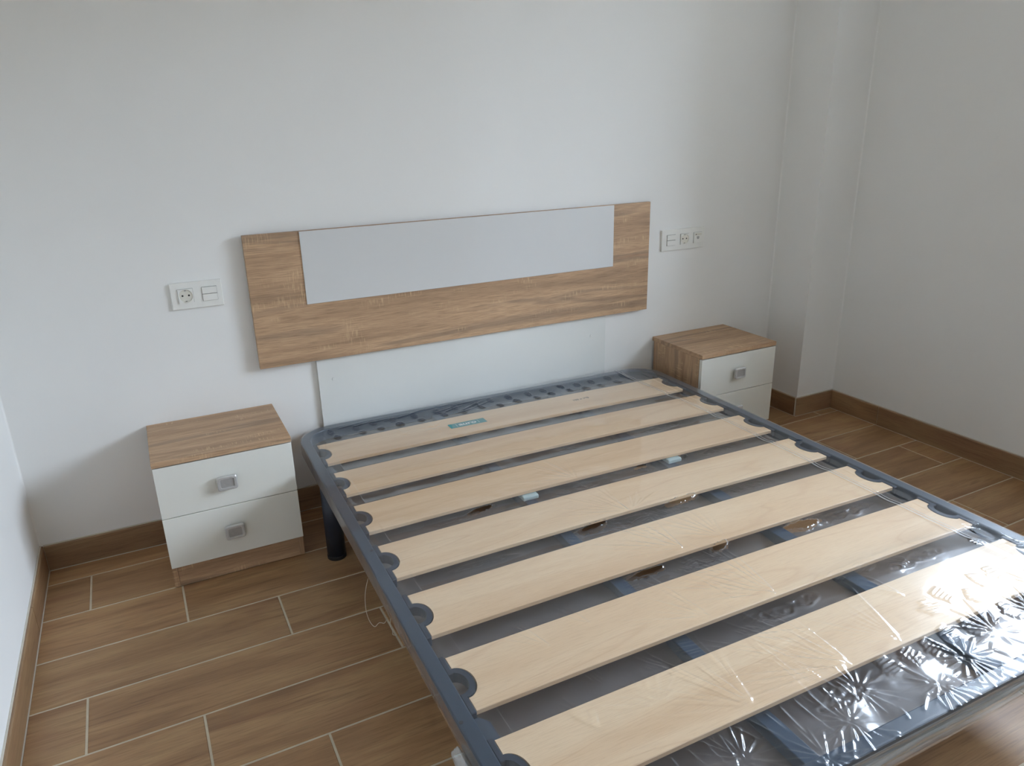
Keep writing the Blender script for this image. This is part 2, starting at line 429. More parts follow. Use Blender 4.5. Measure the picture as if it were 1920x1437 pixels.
# skirting tiles
def skirting(name, runs, mat, label):
    """runs: list of ((x,y) start, (x,y) end, list of joint fractions in metres, inward normal)"""
    bm = bmesh.new()
    pieces = []
    for a, b_, joints, nrm in runs:
        L = math.hypot(b_[0] - a[0], b_[1] - a[1]); d = ((b_[0] - a[0]) / L, (b_[1] - a[1]) / L)
        def P(s, t, z, a=a, d=d, nrm=nrm): return (a[0] + d[0] * s + nrm[0] * t, a[1] + d[1] * s + nrm[1] * t, z)
        # grout backing, bead of caulk on top
        for (s0, s1, t0, t1, z0, z1) in ((0, L, 0.0005, TB - 0.003, 0.0002, HB - 0.002), (0, L, 0.0005, 0.0045, HB - 0.002, HB + 0.003), (0, L, TB - 0.004, TB + 0.0022, -0.002, 0.0008)):
            vs = [bm.verts.new(P(s, t, z)) for z in (z0, z1) for t in (t0, t1) for s in (s0, s1)]
            for q in ((0, 2, 3, 1), (4, 5, 7, 6), (0, 1, 5, 4), (2, 6, 7, 3), (0, 4, 6, 2), (1, 3, 7, 5)): bm.faces.new([vs[i] for i in q])
        cuts = [0.0] + list(joints) + [L]
        for s0, s1 in zip(cuts[:-1], cuts[1:]): pieces.append((P, s0 + 0.0015, s1 - 0.0015))
    root = struct(bm_obj(name, bm, CAULK), label)
    for P, s0, s1 in pieces:
        bm = bmesh.new()
        prof = [(0.001, 0.001), (TB, 0.001), (TB, HB - 0.0025), (TB - 0.0025, HB), (0.001, HB)]
        c = Vector(P((s0 + s1) / 2, TB / 2, 0))
        A = [bm.verts.new(Vector(P(s0, t, z)) - c) for t, z in prof]; B = [bm.verts.new(Vector(P(s1, t, z)) - c) for t, z in prof]
        bm.faces.new(A); bm.faces.new(list(reversed(B)))
        for i in range(5): bm.faces.new((A[i], A[(i + 1) % 5], B[(i + 1) % 5], B[i]))
        bm_obj('tile', bm, mat, root, c)
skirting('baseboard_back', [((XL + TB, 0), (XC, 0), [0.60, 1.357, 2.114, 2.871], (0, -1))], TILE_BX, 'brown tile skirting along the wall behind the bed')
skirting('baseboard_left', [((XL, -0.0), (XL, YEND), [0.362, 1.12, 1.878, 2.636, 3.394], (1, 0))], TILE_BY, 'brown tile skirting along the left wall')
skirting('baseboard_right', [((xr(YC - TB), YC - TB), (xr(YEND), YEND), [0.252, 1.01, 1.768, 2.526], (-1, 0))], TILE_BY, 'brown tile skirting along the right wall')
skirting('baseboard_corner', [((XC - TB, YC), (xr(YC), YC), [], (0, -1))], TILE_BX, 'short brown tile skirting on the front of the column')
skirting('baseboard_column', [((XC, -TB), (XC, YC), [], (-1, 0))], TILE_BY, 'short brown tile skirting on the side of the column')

# ------------------------------------------------------------------ headboard
HX0, HX1, HZ0, HZ1 = -0.4955, 1.0899, 0.5665, 1.0116
hb = empty('headboard', (0.297, -0.014, 0.34), 'oak-effect headboard with pale rectangular inset, fixed to the wall above the bed', 'headboard')
hl = Vector(hb.location)
def hbox(name, x0, x1, y0, y1, z0, z1, mat, bev=0.0, parent=hb):
    c = Vector(((x0 + x1) / 2, (y0 + y1) / 2, (z0 + z1) / 2))
    base = hl if parent is hb else hl + Vector(parent.location)
    return box(name, x0 - c.x, x1 - c.x, y0 - c.y, y1 - c.y, z0 - c.z, z1 - c.z, mat, parent, bev, 1, c - base)
hbox('oak_board', HX0, HX1, -0.030, -0.0135, HZ0, HZ1, OAK_X, 0.0008)
hbox('inset_panel', -0.3172, 0.9119, -0.0335, -0.0302, 0.7676, HZ1 - 0.0012, INSET, 0.0006)['label'] = 'pale grey-white inset panel'
bp = hbox('backing_panel', -0.3053, 0.8946, -0.0125, -0.0025, 0.13, 0.60, PANEL, 0.0006)
bp['label'] = 'plain white backing panel below the oak board'
for x, z in ((-0.252, 0.485), (0.824, 0.483)):
    bm = bmesh.new(); add_cyl(bm, 0, 0, 0, 0.0016, 0.006, 20, lambda a, b_, c: (a, -c, b_), 0.0006)
    bm_obj('screw_cap', bm, PANEL, bp, Vector((x, -0.0126, z)) - hl - Vector(bp.location))

# ------------------------------------------------------------------ nightstands
def handle_mesh():
    f = lambda a, b_, c: (a, -c, b_)
    bm = bmesh.new()
    # stem, rim plate, raised lip
    add_prism(bm, rrect(-0.014, 0.014, -0.010, 0.010, 0.003, 3), 0.0, 0.012, f)
    out = rrect(-0.0285, 0.0285, -0.0225, 0.0225, 0.007, 5); mid = rrect(-0.0262, 0.0262, -0.0202, 0.0202, 0.006, 5)
    inn = rrect(-0.0205, 0.0205, -0.0148, 0.0148, 0.0045, 5); inn2 = rrect(-0.0195, 0.0195, -0.0138, 0.0138, 0.004, 5)
    rings = [(out, 0.010), (out, 0.0175), (mid, 0.0195), (inn, 0.0195), (inn2, 0.0172)]
    vr = [[bm.verts.new(f(x, y, z)) for x, y in pts] for pts, z in rings]
    n = len(out)
    bm.faces.new(vr[0])
    for A, B in zip(vr[:-1], vr[1:]):
        for i in range(n): bm.faces.new((A[i], A[(i + 1) % n], B[(i + 1) % n], B[i]))
    bm.faces.new(vr[-1])
    me = bpy.data.meshes.new('handle'); bmesh.ops.recalc_face_normals(bm, faces=bm.faces[:])
    me.materials.append(NICKEL); me.materials.append(NICKEL_D)
    bm.faces.ensure_lookup_table(); bm.faces[-1].material_index = 1
    bm.to_mesh(me); bm.free()
    return me
HANDLE = handle_mesh()
NW, ND, NH, NT, M1, M2 = 0.3971, 0.3301, 0.4299, 0.0171, 0.2445, 0.0768
def nightstand(x0, label, rz=0.0):
    t = empty('nightstand', (x0 + NW / 2, -0.0, 0.0), label, 'nightstand', 'two oak-effect nightstands', rz)
    h = NW / 2; F = -ND; BK = -0.0135; D = 0.0165
    def b(name, x0_, x1_, y0_, y1_, z0_, z1_, mat, bev=0.0006, parent=t, base=Vector((0, 0, 0))):
        c = Vector(((x0_ + x1_) / 2, (y0_ + y1_) / 2, (z0_ + z1_) / 2))
        return box(name, x0_ - c.x, x1_ - c.x, y0_ - c.y, y1_ - c.y, z0_ - c.z, z1_ - c.z, mat, parent, bev, 1, c - base)
    b('top', -h, h, F, -0.002, NH - NT, NH, OAK_TOP, 0.0008)
    zt = NH - NT - 0.0003
    for s in (-1, 1):
        xs = sorted((s * h * 0.9985, s * (h - 0.016)))
        b('side_panel', xs[0], xs[1], F + D + 0.001, BK, 0.002, zt, OAK_Z)
    # bottom strips of the sides show at the front beside the plinth
    b('plinth', -h + 0.0163, h - 0.0163, F + D + 0.002, F + D + 0.016, 0.002, M2 - 0.003, OAK_X)
    b('carcass', -h + 0.0163, h - 0.0163, F + D + 0.018, BK, M2 - 0.018, zt - 0.001, DARKGAP, 0)
    for z0_, z1_, hz in ((M1 + 0.0012, NH - NT - 0.0035, 0.3275), (M2, M1 - 0.0012, 0.1595)):
        d = b('drawer', -h + 0.001, h - 0.001, F + 0.0008, F + D, z0_, z1_, WHITE, 0.0008)
        o = bpy.data.objects.new('handle', HANDLE); COL.objects.link(o); o.parent = d
        o.location = Vector((-0.004, F + 0.0008, hz)) - Vector(d.location)
        o['label'] = 'brushed metal pull handle'
    return t
nightstand(-0.8683, 'oak-effect nightstand with two white drawers near the left wall, front fully in view')
nightstand(1.1478, 'oak-effect nightstand with two white drawers beside the column, lower part hidden behind the bed')

# ------------------------------------------------------------------ wall plates
FW = lambda a, b_, c: (a, -c, b_)     # wall-plane x, z, depth -> world
def plate(name, x0, x1, z0, z1, label, group):
    t = empty(name, ((x0 + x1) / 2, 0.0, (z0 + z1) / 2), label, 'socket plate' if 'socket' in name else 'switch', group)
    bm = bmesh.new(); add_prism(bm, rrect(-(x1 - x0) / 2, (x1 - x0) / 2, -(z1 - z0) / 2, (z1 - z0) / 2, 0.002, 2), 0.0003, 0.0085, FW, 0.0016)
    bm_obj('cover_plate', bm, SOCKET, t)
    return t
def gap_square(t, cx):
    bm = bmesh.new(); add_prism(bm, rrect(-0.0228, 0.0228, -0.0228, 0.0228, 0.0008, 1), 0, 0.0003, FW)
    bm_obj('recess', bm, GAPM, t, (cx, -0.0086, 0))
def rocker(t, cx):
    gap_square(t, cx)
    for s in (-1, 1):
        bm = bmesh.new(); add_prism(bm, rrect(-0.0222, 0.0222, -0.0105, 0.0105, 0.0008, 2), 0, 0.0035, FW, 0.0008)
        o = bm_obj('rocker_switch', bm, SOCKET, t, (cx, -0.0090, s * 0.0114)); o.rotation_euler = (s * 0.03, 0, 0)
def schuko(t, cx):
    gap_square(t, cx)
    bm = bmesh.new(); n = 32
    sq = []
    for i in range(n):
        a = 2 * PI * i / n; k = 0.0222 / max(abs(math.cos(a)), abs(math.sin(a))); sq.append((k * math.cos(a), k * math.sin(a)))
    circ = lambda r: [(r * math.cos(2 * PI * i / n), r * math.sin(2 * PI * i / n)) for i in range(n)]
    rings = [(sq, 0.0), (sq, 0.0030), (circ(0.0205), 0.0030), (circ(0.0196), 0.0012), (circ(0.0186), 0.0006)]
    vr = [[bm.verts.new(FW(x, z, d)) for x, z in pts] for pts, d in rings]
    for A, B in zip(vr[:-1], vr[1:]):
        for i in range(n): bm.faces.new((A[i], A[(i + 1) % n], B[(i + 1) % n], B[i]))
    bm.faces.new(vr[-1])
    o = bm_obj('socket', bm, SOCKET, t, (cx, -0.0091, 0))
    o.data.materials.append(SOCKET_IN)
    for p in o.data.polygons:
        if p.index >= 2 * n: p.material_index = 1
    for dx in (-0.0095, 0.0095):
        bm = bmesh.new(); add_cyl(bm, dx, 0.001, 0.0007, 0.0011, 0.0029, 16, FW); bm_obj('pin_hole', bm, BLACK, o)
    for s in (-1, 1):
        bm = bmesh.new(); add_prism(bm, rrect(-0.0025, 0.0025, min(s * 0.0155, s * 0.0190), max(s * 0.0155, s * 0.0190), 0.0006, 1), 0.0007, 0.0032, FW)
        bm_obj('earth_clip', bm, NICKEL_D, o)
pl = plate('socket_plate', -0.7285, -0.575, 0.7955, 0.880, 'white two-module wall plate left of the headboard with a round socket and a double switch', 'white wall plates')
schuko(pl, -0.685 + 0.65175); rocker(pl, -0.6135 + 0.65175)
pr_ = plate('socket_plate', 1.171, 1.396, 0.798, 0.8865, 'white three-module wall plate right of the headboard with switch, round socket and small outlet', 'white wall plates')
cx0 = (1.171 + 1.396) / 2
rocker(pr_, 1.219 - cx0); schuko(pr_, 1.290 - cx0)
tx = 1.360 - cx0
gap_square(pr_, tx)
bm = bmesh.new(); add_prism(bm, rrect(-0.0222, 0.0222, -0.0222, 0.0222, 0.001, 2), 0, 0.0032, FW, 0.0006)
o = bm_obj('data_outlet', bm, SOCKET, pr_, (tx, -0.0091, 0))
bm = bmesh.new()
add_prism(bm, [(-0.0065, 0.0055), (-0.0065, -0.002), (-0.003, -0.0065), (0.003, -0.0065), (0.0065, -0.002), (0.0065, 0.0055)], 0.0033, 0.0037, FW)
bm_obj('jack_hole', bm, NICKEL_D, o)
bm = bmesh.new(); add_prism(bm, rrect(-0.018, 0.018, 0.0095, 0.0185, 0.001, 2), 0.0033, 0.0042, FW); bm_obj('label_window', bm, SOCKET_IN, o)
bm = bmesh.new(); add_prism(bm, rrect(-0.0135, -0.0095, 0.012, 0.016, 0.001, 2), 0.0043, 0.0047, FW); bm_obj('symbol', bm, BLACK, o)

# ------------------------------------------------------------------ slatted bed base
BX, BY, BA = -0.4121, -0.1738, -0.0112
HBED = 0.3196
SLP, SLW, ZS = 0.2385, 0.1607, 0.3147
Y0, Y1 = -1.750, 0.150          # foot and head ends, along the bed
bed = empty('bed_base', (BX, BY, 0), 'film-wrapped bed base with seven pale wooden slats in a blue-grey steel frame', 'bed base', None, BA)
TUBE = 0.0318
def tube_ring(bm, outer, inner, z0, z1, r=0.003):
    n = len(outer)
    def mixp(t): return [(a[0] + (b_[0] - a[0]) * t, a[1] + (b_[1] - a[1]) * t) for a, b_ in zip(outer, inner)]
    e_ = r / TUBE
    rings = [(outer, z0 + r), (outer, z1 - r), (mixp(e_ * 0.3), z1 - r * 0.3), (mixp(e_), z1), (mixp(1 - e_), z1), (mixp(1 - e_ * 0.3), z1 - r * 0.3), (inner, z1 - r), (inner, z0 + r), (mixp(1 - e_), z0), (mixp(e_), z0)]
    vr = [[bm.verts.new((x, y, z)) for x, y in pts] for pts, z in rings]
    for k in range(len(vr)):
        A, B = vr[k], vr[(k + 1) % len(vr)]
        for i in range(n): bm.faces.new((A[i], A[(i + 1) % n], B[(i + 1) % n], B[i]))
RC = 0.125
bm = bmesh.new()
tube_ring(bm, rrect(0, 1.5, Y0, Y1, RC, 14), rrect(TUBE, 1.5 - TUBE, Y0 + TUBE, Y1 - TUBE, RC - TUBE, 14), HBED - 0.040, HBED)
fr = bm_obj('frame', bm, STEEL, bed); fr['label'] = 'rounded blue-grey steel tube frame'
me = fr.data
for p in me.polygons: p.use_smooth = False
for (x, w_) in ((0.500, 0.036), (0.999, 0.042)):
    box('support_bar', -w_ / 2, w_ / 2, Y0 + TUBE + 0.0005, Y1 - TUBE - 0.0005, -0.015, 0.015, BAR, bed, 0.002, 2, (x + w_ / 2, 0, 0.280))
# white stops on the support bars
for x in (0.522, 1.038):
    bm = bmesh.new(); add_box(bm, -0.025, 0.025, -0.032, 0.032, 0.0, 0.0125, 0.003, 2)
    o = bm_obj('bar_clip', bm, CAPM, bed, (x, -0.622, 0.2952)); o['label'] = 'pale plastic clip with a round knob'
    bm = bmesh.new(); add_cyl(bm, 0, 0, 0, 0.005, 0.009, 20, bev=0.0015); bm_obj('knob', bm, CAPM, o, (-0.006, 0.004, 0.0126))
# slats
def slat_top(x):
    return ZS + 0.006 * (1 - ((x - 0.75) / 0.707) ** 2)
def slat_mesh():
    bm = bmesh.new(); T_ = 0.009; xe0, xe1 = 0.0455, 1.4545; hw = SLW / 2; nr = 0.0445; nd = 0.0305
    def edge_x(v):      # notch at each end
        return nd * math.sqrt(max(0, 1 - (v / nr) ** 2)) if abs(v) < nr else 0.0
    vs_ = sorted(set([-hw, -hw + 0.0015, hw - 0.0015, hw] + [nr * math.sin(PI / 2 * i / 10) for i in range(-10, 11)] + [-0.062, 0.062]))
    us = [0, 0.5, 1.0]
    NU = 26
    rows_t, rows_b = [], []
    for v in vs_:
        a = xe0 + edge_x(v); b_ = xe1 - edge_x(v)
        rt, rb = [], []
        for i in range(NU + 1):
            x = a + (b_ - a) * i / NU
            z = slat_top(x) - (0.0010 if abs(v) > hw - 0.001 else 0)
            rt.append(bm.verts.new((x - 0.75, v, z - ZS))); rb.append(bm.verts.new((x - 0.75, v, z - ZS - T_)))
        rows_t.append(rt); rows_b.append(rb)
    m_ = len(vs_)
    for j in range(m_ - 1):
        for i in range(NU):
            bm.faces.new((rows_t[j][i], rows_t[j][i + 1], rows_t[j + 1][i + 1], rows_t[j + 1][i]))
            bm.faces.new((rows_b[j][i], rows_b[j + 1][i], rows_b[j + 1][i + 1], rows_b[j][i + 1]))
        for i in (0, NU): bm.faces.new((rows_t[j][i], rows_t[j + 1][i], rows_b[j + 1][i], rows_b[j][i]))
    for j in (0, m_ - 1):
        for i in range(NU): bm.faces.new((rows_t[j][i], rows_t[j][i + 1], rows_b[j][i + 1], rows_b[j][i]))
    me = bpy.data.meshes.new('slat'); bmesh.ops.recalc_face_normals(bm, faces=bm.faces[:]); bm.to_mesh(me); bm.free()
    me.materials.append(SLAT); return me
SLATM = slat_mesh()
def clip_mesh():
    bm = bmesh.new(); z0, z1 = -0.022, 0.0015
    ro, ri = 0.043, 0.0315; so = 0.0285 / ro; n = 18
    # base strip along the rail, half ring, floor lip under the slat end
    add_box(bm, 0.0322, 0.0440, -0.086, -0.030, z0, z1, 0.0015, 1); add_box(bm, 0.0322, 0.0440, 0.030, 0.086, z0, z1, 0.0015, 1)
    po, pi_ = [], []
    for i in range(n + 1):
        a = -PI / 2 + PI * i / n
        po.append((0.0440 + 0.0285 * math.cos(a), ro * math.sin(a))); pi_.append((0.0375 + 0.0235 * math.cos(a), ri * math.sin(a)))
    vo = [[bm.verts.new((x, y, z)) for x, y in po] for z in (z0, z1)]; vi_ = [[bm.verts.new((x, y, z)) for x, y in pi_] for z in (z0, z1)]
    for i in range(n):
        bm.faces.new((vo[0][i], vo[0][i + 1], vo[1][i + 1], vo[1][i])); bm.faces.new((vi_[0][i + 1], vi_[0][i], vi_[1][i], vi_[1][i + 1]))
        for k in (0, 1): bm.faces.new((vo[k][i], vo[k][i + 1], vi_[k][i + 1], vi_[k][i]))
    for i in (0, n): bm.faces.new((vo[0][i], vo[1][i], vi_[1][i], vi_[0][i]))
    for s in (-1, 1): add_box(bm, 0.0440, 0.066, min(s * 0.046, s * 0.062), max(s * 0.046, s * 0.062), z0, z0 + 0.006)
    me = bpy.data.meshes.new('slat_holder'); bmesh.ops.recalc_face_normals(bm, faces=bm.faces[:]); bm.to_mesh(me); bm.free()
    me.materials.append(PLASTIC); return me
CLIPM = clip_mesh()
slats = []
for k in range(7):
    yc = -k * SLP - SLW / 2
    o = bpy.data.objects.new('slat', SLATM); COL.objects.link(o); o.parent = bed; o.location = (0.75, yc, ZS)
    slats.append(o)
    for s in (0, 1):
        c = bpy.data.objects.new('slat_holder', CLIPM); COL.objects.link(c); c.parent = bed
        c.location = (1.5 if s else 0, yc, ZS); c.rotation_euler = (0, 0, PI if s else 0)
slats[0]['label'] = 'slat nearest the headboard, with a teal sticker and printed size'
# sticker and printing on the first slat
sl = slats[0]
def on_slat(x, y): return (x - 0.75, y + SLW / 2, slat_top(x) - ZS)
z_st = slat_top(0.563) - ZS + 0.0003
bm = bmesh.new(); add_box(bm, -0.069, 0.069, -0.0195, 0.0195, 0, 0.0003)
st = bm_obj('sticker', bm, TEAL, sl, (0.563 - 0.75, -0.081 + SLW / 2, z_st)); st['label'] = 'teal brand sticker'
st.rotation_euler = (0, 0, 0.0)
def text(name, body, size, loc, mat, parent, bold=0.0, ext=0.0001, sx=1.0):
    cu = bpy.data.curves.new(name, 'FONT'); cu.body = body; cu.size = size; cu.align_x = 'CENTER'; cu.align_y = 'CENTER'
    cu.extrude = ext; cu.offset = bold
    me = curve_mesh(cu, name); me.transform(Matrix.Diagonal((sx, 1, 1, 1)))
    return link(me, name, mat, parent, loc)
text('lettering', 'auro', 0.031, (0.563 - 0.75, -0.0795 + SLW / 2, z_st + 0.0005), INKW, sl, 0.0007, sx=1.15)
for dx in (-0.042, 0.042): box('divider_line', dx - 0.0006, dx + 0.0006, -0.012, 0.012, 0, 0.0002, INKW, sl, 0, 1, (0.563 - 0.75, -0.081 + SLW / 2, z_st + 0.0004))
text('lettering', '150 x 190', 0.0175, (1.040 - 0.75, -0.068 + SLW / 2, slat_top(1.04) - ZS + 0.0003), INKB, sl, 0.0005)
# legs
for x in (0.0335, 1.4665):
    for y in (-0.200, -1.395):
        bm = bmesh.new(); add_cyl(bm, 0, 0, 0.012, HBED - 0.0405, 0.0295, 32)
        lg = bm_obj('leg', bm, LEG, bed, (x, y, 0))
        for p in lg.data.polygons: p.use_smooth = len(p.vertices) == 4
        bm = bmesh.new(); add_cyl(bm, 0, 0, 0.0, 0.0125, 0.0305, 32, bev=0.002); bm_obj('foot_cap', bm, BLACK, lg)
        s = 1 if x < 0.7 else -1
        bm = bmesh.new()
        pts = [(TUBE + 0.0003, 0.042), (0.046, 0.036), (0.061, 0.018), (0.062, -0.044), (TUBE + 0.0003, -0.052)]
        if s < 0: pts = [(1.5 - a, b_) for a, b_ in reversed(pts)]
        add_prism(bm, [(a, b_ + y) for a, b_ in pts], 0.2990, 0.3030)
        bm_obj('corner_plate', bm, STEEL, bed)
for x, y in ((0.0245, -0.737), (0.007, -1.372)):
    bm = bmesh.new(); add_cyl(bm, 0, 0, 0, 0.0006, 0.0042, 16); rv = bm_obj('screw_hole', bm, BLACK, bed, (x, y, HBED + 0.0001))

# ------------------------------------------------------------------ clear film wrapped around the bed base
H = 0.0021
X0f, X1f, Y0f, Y1f = -0.0024, 1.5024, Y0 - 0.0030, Y1 + 0.0024
nx = int(round((X1f - X0f) / H)) + 1; ny = int(round((Y1f - Y0f) / H)) + 1
gx = np.linspace(X0f, X1f, nx); gy = np.linspace(Y0f, Y1f, ny)
X, Y = np.meshgrid(gx, gy)
sm = lambda t: np.clip(t, 0, 1) ** 2 * (3 - 2 * np.clip(t, 0, 1))
stop = ZS + 0.006 * (1 - ((X - 0.75) / 0.707) ** 2) + 0.0012
RAILZ = HBED + 0.0014
Z = stop.copy()
gapm = np.zeros_like(X)
for k in range(6):
    a, b_ = -(k + 1) * SLP, -k * SLP - SLW
    t = (Y - a) / (b_ - a); m_ = (t > 0) & (t < 1)
    prof = np.sin(PI * np.clip(t, 0, 1)) ** 1.0
    Z -= np.where(m_, 0.0035 * prof, 0); gapm = np.where(m_, prof, gapm)
yh = Y1 - TUBE
t = np.clip(Y / yh, 0, 1); Z = np.where(Y > 0, stop + (RAILZ - stop) * sm(t) - 0.003 * np.sin(PI * t), Z); gapm = np.where((Y > 0) & (Y < yh), np.sin(PI * t), gapm)
yf0, yf1 = -6 * SLP - SLW, Y0 + TUBE
t = np.clip((yf0 - Y) / (yf0 - yf1), 0, 1); Z = np.where(Y < yf0, stop + (RAILZ - stop) * sm(t) - 0.004 * np.sin(PI * t), Z); gapm = np.where((Y < yf0) & (Y > yf1), np.sin(PI * t), gapm)
wl = sm((X - 0.030) / 0.045) * sm((1.470 - X) / 0.045)
Z = RAILZ + (Z - RAILZ) * wl
def lowpass(shape, wavelength):
    n = rng.standard_normal(shape); F = np.fft.rfft2(n)
    fy = np.fft.fftfreq(shape[0], H)[:, None]; fx = np.fft.rfftfreq(shape[1], H)[None, :]
    F *= np.exp(-((fx ** 2 + fy ** 2) * wavelength ** 2)); r = np.fft.irfft2(F, shape); return r / r.std()
und = lowpass(X.shape, 0.12); ripple = lowpass(X.shape, 0.014); med = lowpass(X.shape, 0.045)
inner = sm((X - 0.04) / 0.05) * sm((1.46 - X) / 0.05)
Z += inner * (0.00055 * und * (0.25 + 0.75 * gapm) + 0.00012 * med * (0.3 + 0.7 * gapm))
def win(x, y, r):
    i0, i1 = max(0, int((y - r - Y0f) / H)), min(ny, int((y + r - Y0f) / H) + 2)
    j0, j1 = max(0, int((x - r - X0f) / H)), min(nx, int((x + r - X0f) / H) + 2)
    return slice(i0, i1), slice(j0, j1)
CG = 2.4
def crease(x, y, ang, ln, amp, wid, bend=0.0):
    s = win(x + math.cos(ang) * ln / 2, y + math.sin(ang) * ln / 2, ln / 2 + 3 * wid + 0.01)
    dx, dy = X[s] - x, Y[s] - y
    u = dx * math.cos(ang) + dy * math.sin(ang); v = -dx * math.sin(ang) + dy * math.cos(ang)
    tt = np.clip(u / ln, 0, 1)
    v = v - bend * ln * tt * (1 - tt)
    Z[s] += CG * amp * np.exp(-(v / wid) ** 2) * np.sin(PI * np.sqrt(tt)) ** 0.8 * ((u > 0) & (u < ln))
def fan(x, y, a0, a1, n, l0, l1, amp=0.0006, wid=0.0034):
    for i in range(n):
        a = a0 + (a1 - a0) * (i + 0.5 + random.uniform(-0.3, 0.3)) / n
        off = random.uniform(0.0, 0.02)
        crease(x + off * math.cos(a), y + off * math.sin(a), a, random.uniform(l0, l1) * 1.25, amp * random.uniform(0.6, 1.3), wid * random.uniform(0.8, 1.3), random.uniform(-0.12, 0.12))
def hatch(x, y, ang, n, sp_, ln, amp=0.0007, wid=0.0030, jit=0.25):
    """n parallel creases of direction ang stacked across it"""
    for i in range(n):
        o_ = (i - (n - 1) / 2) * sp_
        px, py = x - math.sin(ang) * o_, y + math.cos(ang) * o_
        l_ = ln * (1 - 0.5 * abs(i - (n - 1) / 2) / max(1, n / 2)) * random.uniform(1 - jit, 1 + jit)
        crease(px - math.cos(ang) * l_ / 2, py - math.sin(ang) * l_ / 2, ang + random.uniform(-0.06, 0.06), l_, amp * random.uniform(0.7, 1.3), wid)
D = math.radians
# head gap: two rows of short ladders of creases, and a few long creases along the head tube
for i in range(17):
    x = 0.13 + i * 0.0765 + random.uniform(-0.01, 0.01)
    for px, py, ph in ((x, 0.034, 0.0), (x - 0.012, 0.088, 1.7)):
        py += random.uniform(-0.008, 0.008); pw = random.uniform(0.012, 0.017); pl_ = random.uniform(0.020, 0.027); tl = random.uniform(-0.10, 0.14)
        s_ = win(px, py, 0.06); u_, v_ = X[s_] - px, Y[s_] - py - tl * (X[s_] - px)
        m_ = sm((1.15 - np.sqrt((u_ / pw) ** 2 + (v_ / pl_) ** 2)) / 0.35)
        Z[s_] += m_ * 0.00135 * (1 + np.sin(2 * PI * v_ / 0.0098 + ph + 0.8 * med[s_]))
    if i % 2 == 0: hatch(x + 0.03, -SLW - 0.012, D(random.uniform(-5, 5)), 3, 0.007, 0.028, 0.0006, 0.0026)
    else: hatch(x, -SLW - 0.012, D(random.uniform(-5, 5)), 3, 0.007, 0.030, 0.0006, 0.0026)
for i in range(9):
    crease(0.14 + i * 0.055, 0.098 + random.uniform(-0.01, 0.02), D(random.uniform(4, 16)), random.uniform(0.08, 0.16), 0.0011, 0.0035)
for i in range(6): crease(0.50 + i * 0.03, 0.03 + random.uniform(-0.01, 0.05), D(random.uniform(5, 25)), 0.10, 0.0011, 0.0035)
# slat 1
fan(0.44, -0.055, D(20), D(160), 10, 0.03, 0.07, 0.0005); fan(0.44, -0.055, D(-150), D(-20), 7, 0.03, 0.06, 0.0004)
fan(0.34, -0.075, D(60), D(130), 4, 0.03, 0.05, 0.0004)
# fans over slats 3-7
fan(0.705, -0.880, D(80), D(165), 11, 0.08, 0.17, 0.0006); fan(0.72, -0.880, D(20), D(70), 5, 0.05, 0.12, 0.0005)
fan(0.68, -0.640, D(60), D(165), 9, 0.08, 0.17, 0.0005)
fan(0.715, -1.100, D(80), D(170), 14, 0.10, 0.20, 0.0007); fan(0.84, -1.105, D(60), D(150), 8, 0.07, 0.15, 0.0006)
fan(0.62, -0.965, D(-80), D(-10), 7, 0.07, 0.15, 0.0006)
fan(0.78, -1.350, D(80), D(168), 15, 0.12, 0.24, 0.0008); fan(0.60, -1.345, D(90), D(170), 8, 0.08, 0.18, 0.0006)
fan(0.66, -1.200, D(-85), D(-15), 9, 0.08, 0.16, 0.0007)
fan(0.74, -1.590, D(88), D(176), 18, 0.12, 0.27, 0.0009); fan(0.62, -1.430, D(-95), D(-15), 12, 0.10, 0.20, 0.0008)
fan(0.50, -1.580, D(70), D(165), 10, 0.10, 0.24, 0.0007); fan(0.88, -1.590, D(70), D(160), 10, 0.07, 0.18, 0.0007)
fan(0.35, -1.500, D(10), D(170), 8, 0.05, 0.12, 0.0006); fan(0.22, -1.49, D(60), D(130), 6, 0.04, 0.09, 0.0006)
fan(0.25, -1.27, D(100), D(140), 5, 0.06, 0.11, 0.0007); fan(0.36, -1.25, D(100), D(140), 4, 0.05, 0.09, 0.0006)
fan(1.00, -1.50, D(100), D(150), 5, 0.04, 0.08, 0.0006)
# short creases in the gaps, beside the slat edges
for k, xs in ((1, (0.36, 0.78)), (2, (0.60, 0.64, 0.90)), (3, (0.50, 0.72, 0.76, 1.05)), (4, (0.52, 0.70, 0.76, 1.03)), (5, (0.28, 0.40, 0.50, 0.68, 0.94, 1.02, 1.10))):
    yg = -k * SLP - SLW - 0.5 * (SLP - SLW)
    for x in xs: hatch(x, yg + random.uniform(-0.022, 0.022), D(random.uniform(95, 140) if random.random() < 0.4 else random.uniform(-12, 25)), random.randint(4, 6), 0.0085, random.uniform(0.035, 0.07), 0.0007)
for k, xr0 in ((3, 0.74), (4, 0.66), (5, 0.62)):
    yg = -(k + 1) * SLP + 0.012
    for i in range(12): crease(xr0 + i * 0.011, yg, D(random.uniform(115, 140)), random.uniform(0.02, 0.035), 0.0006, 0.0026)
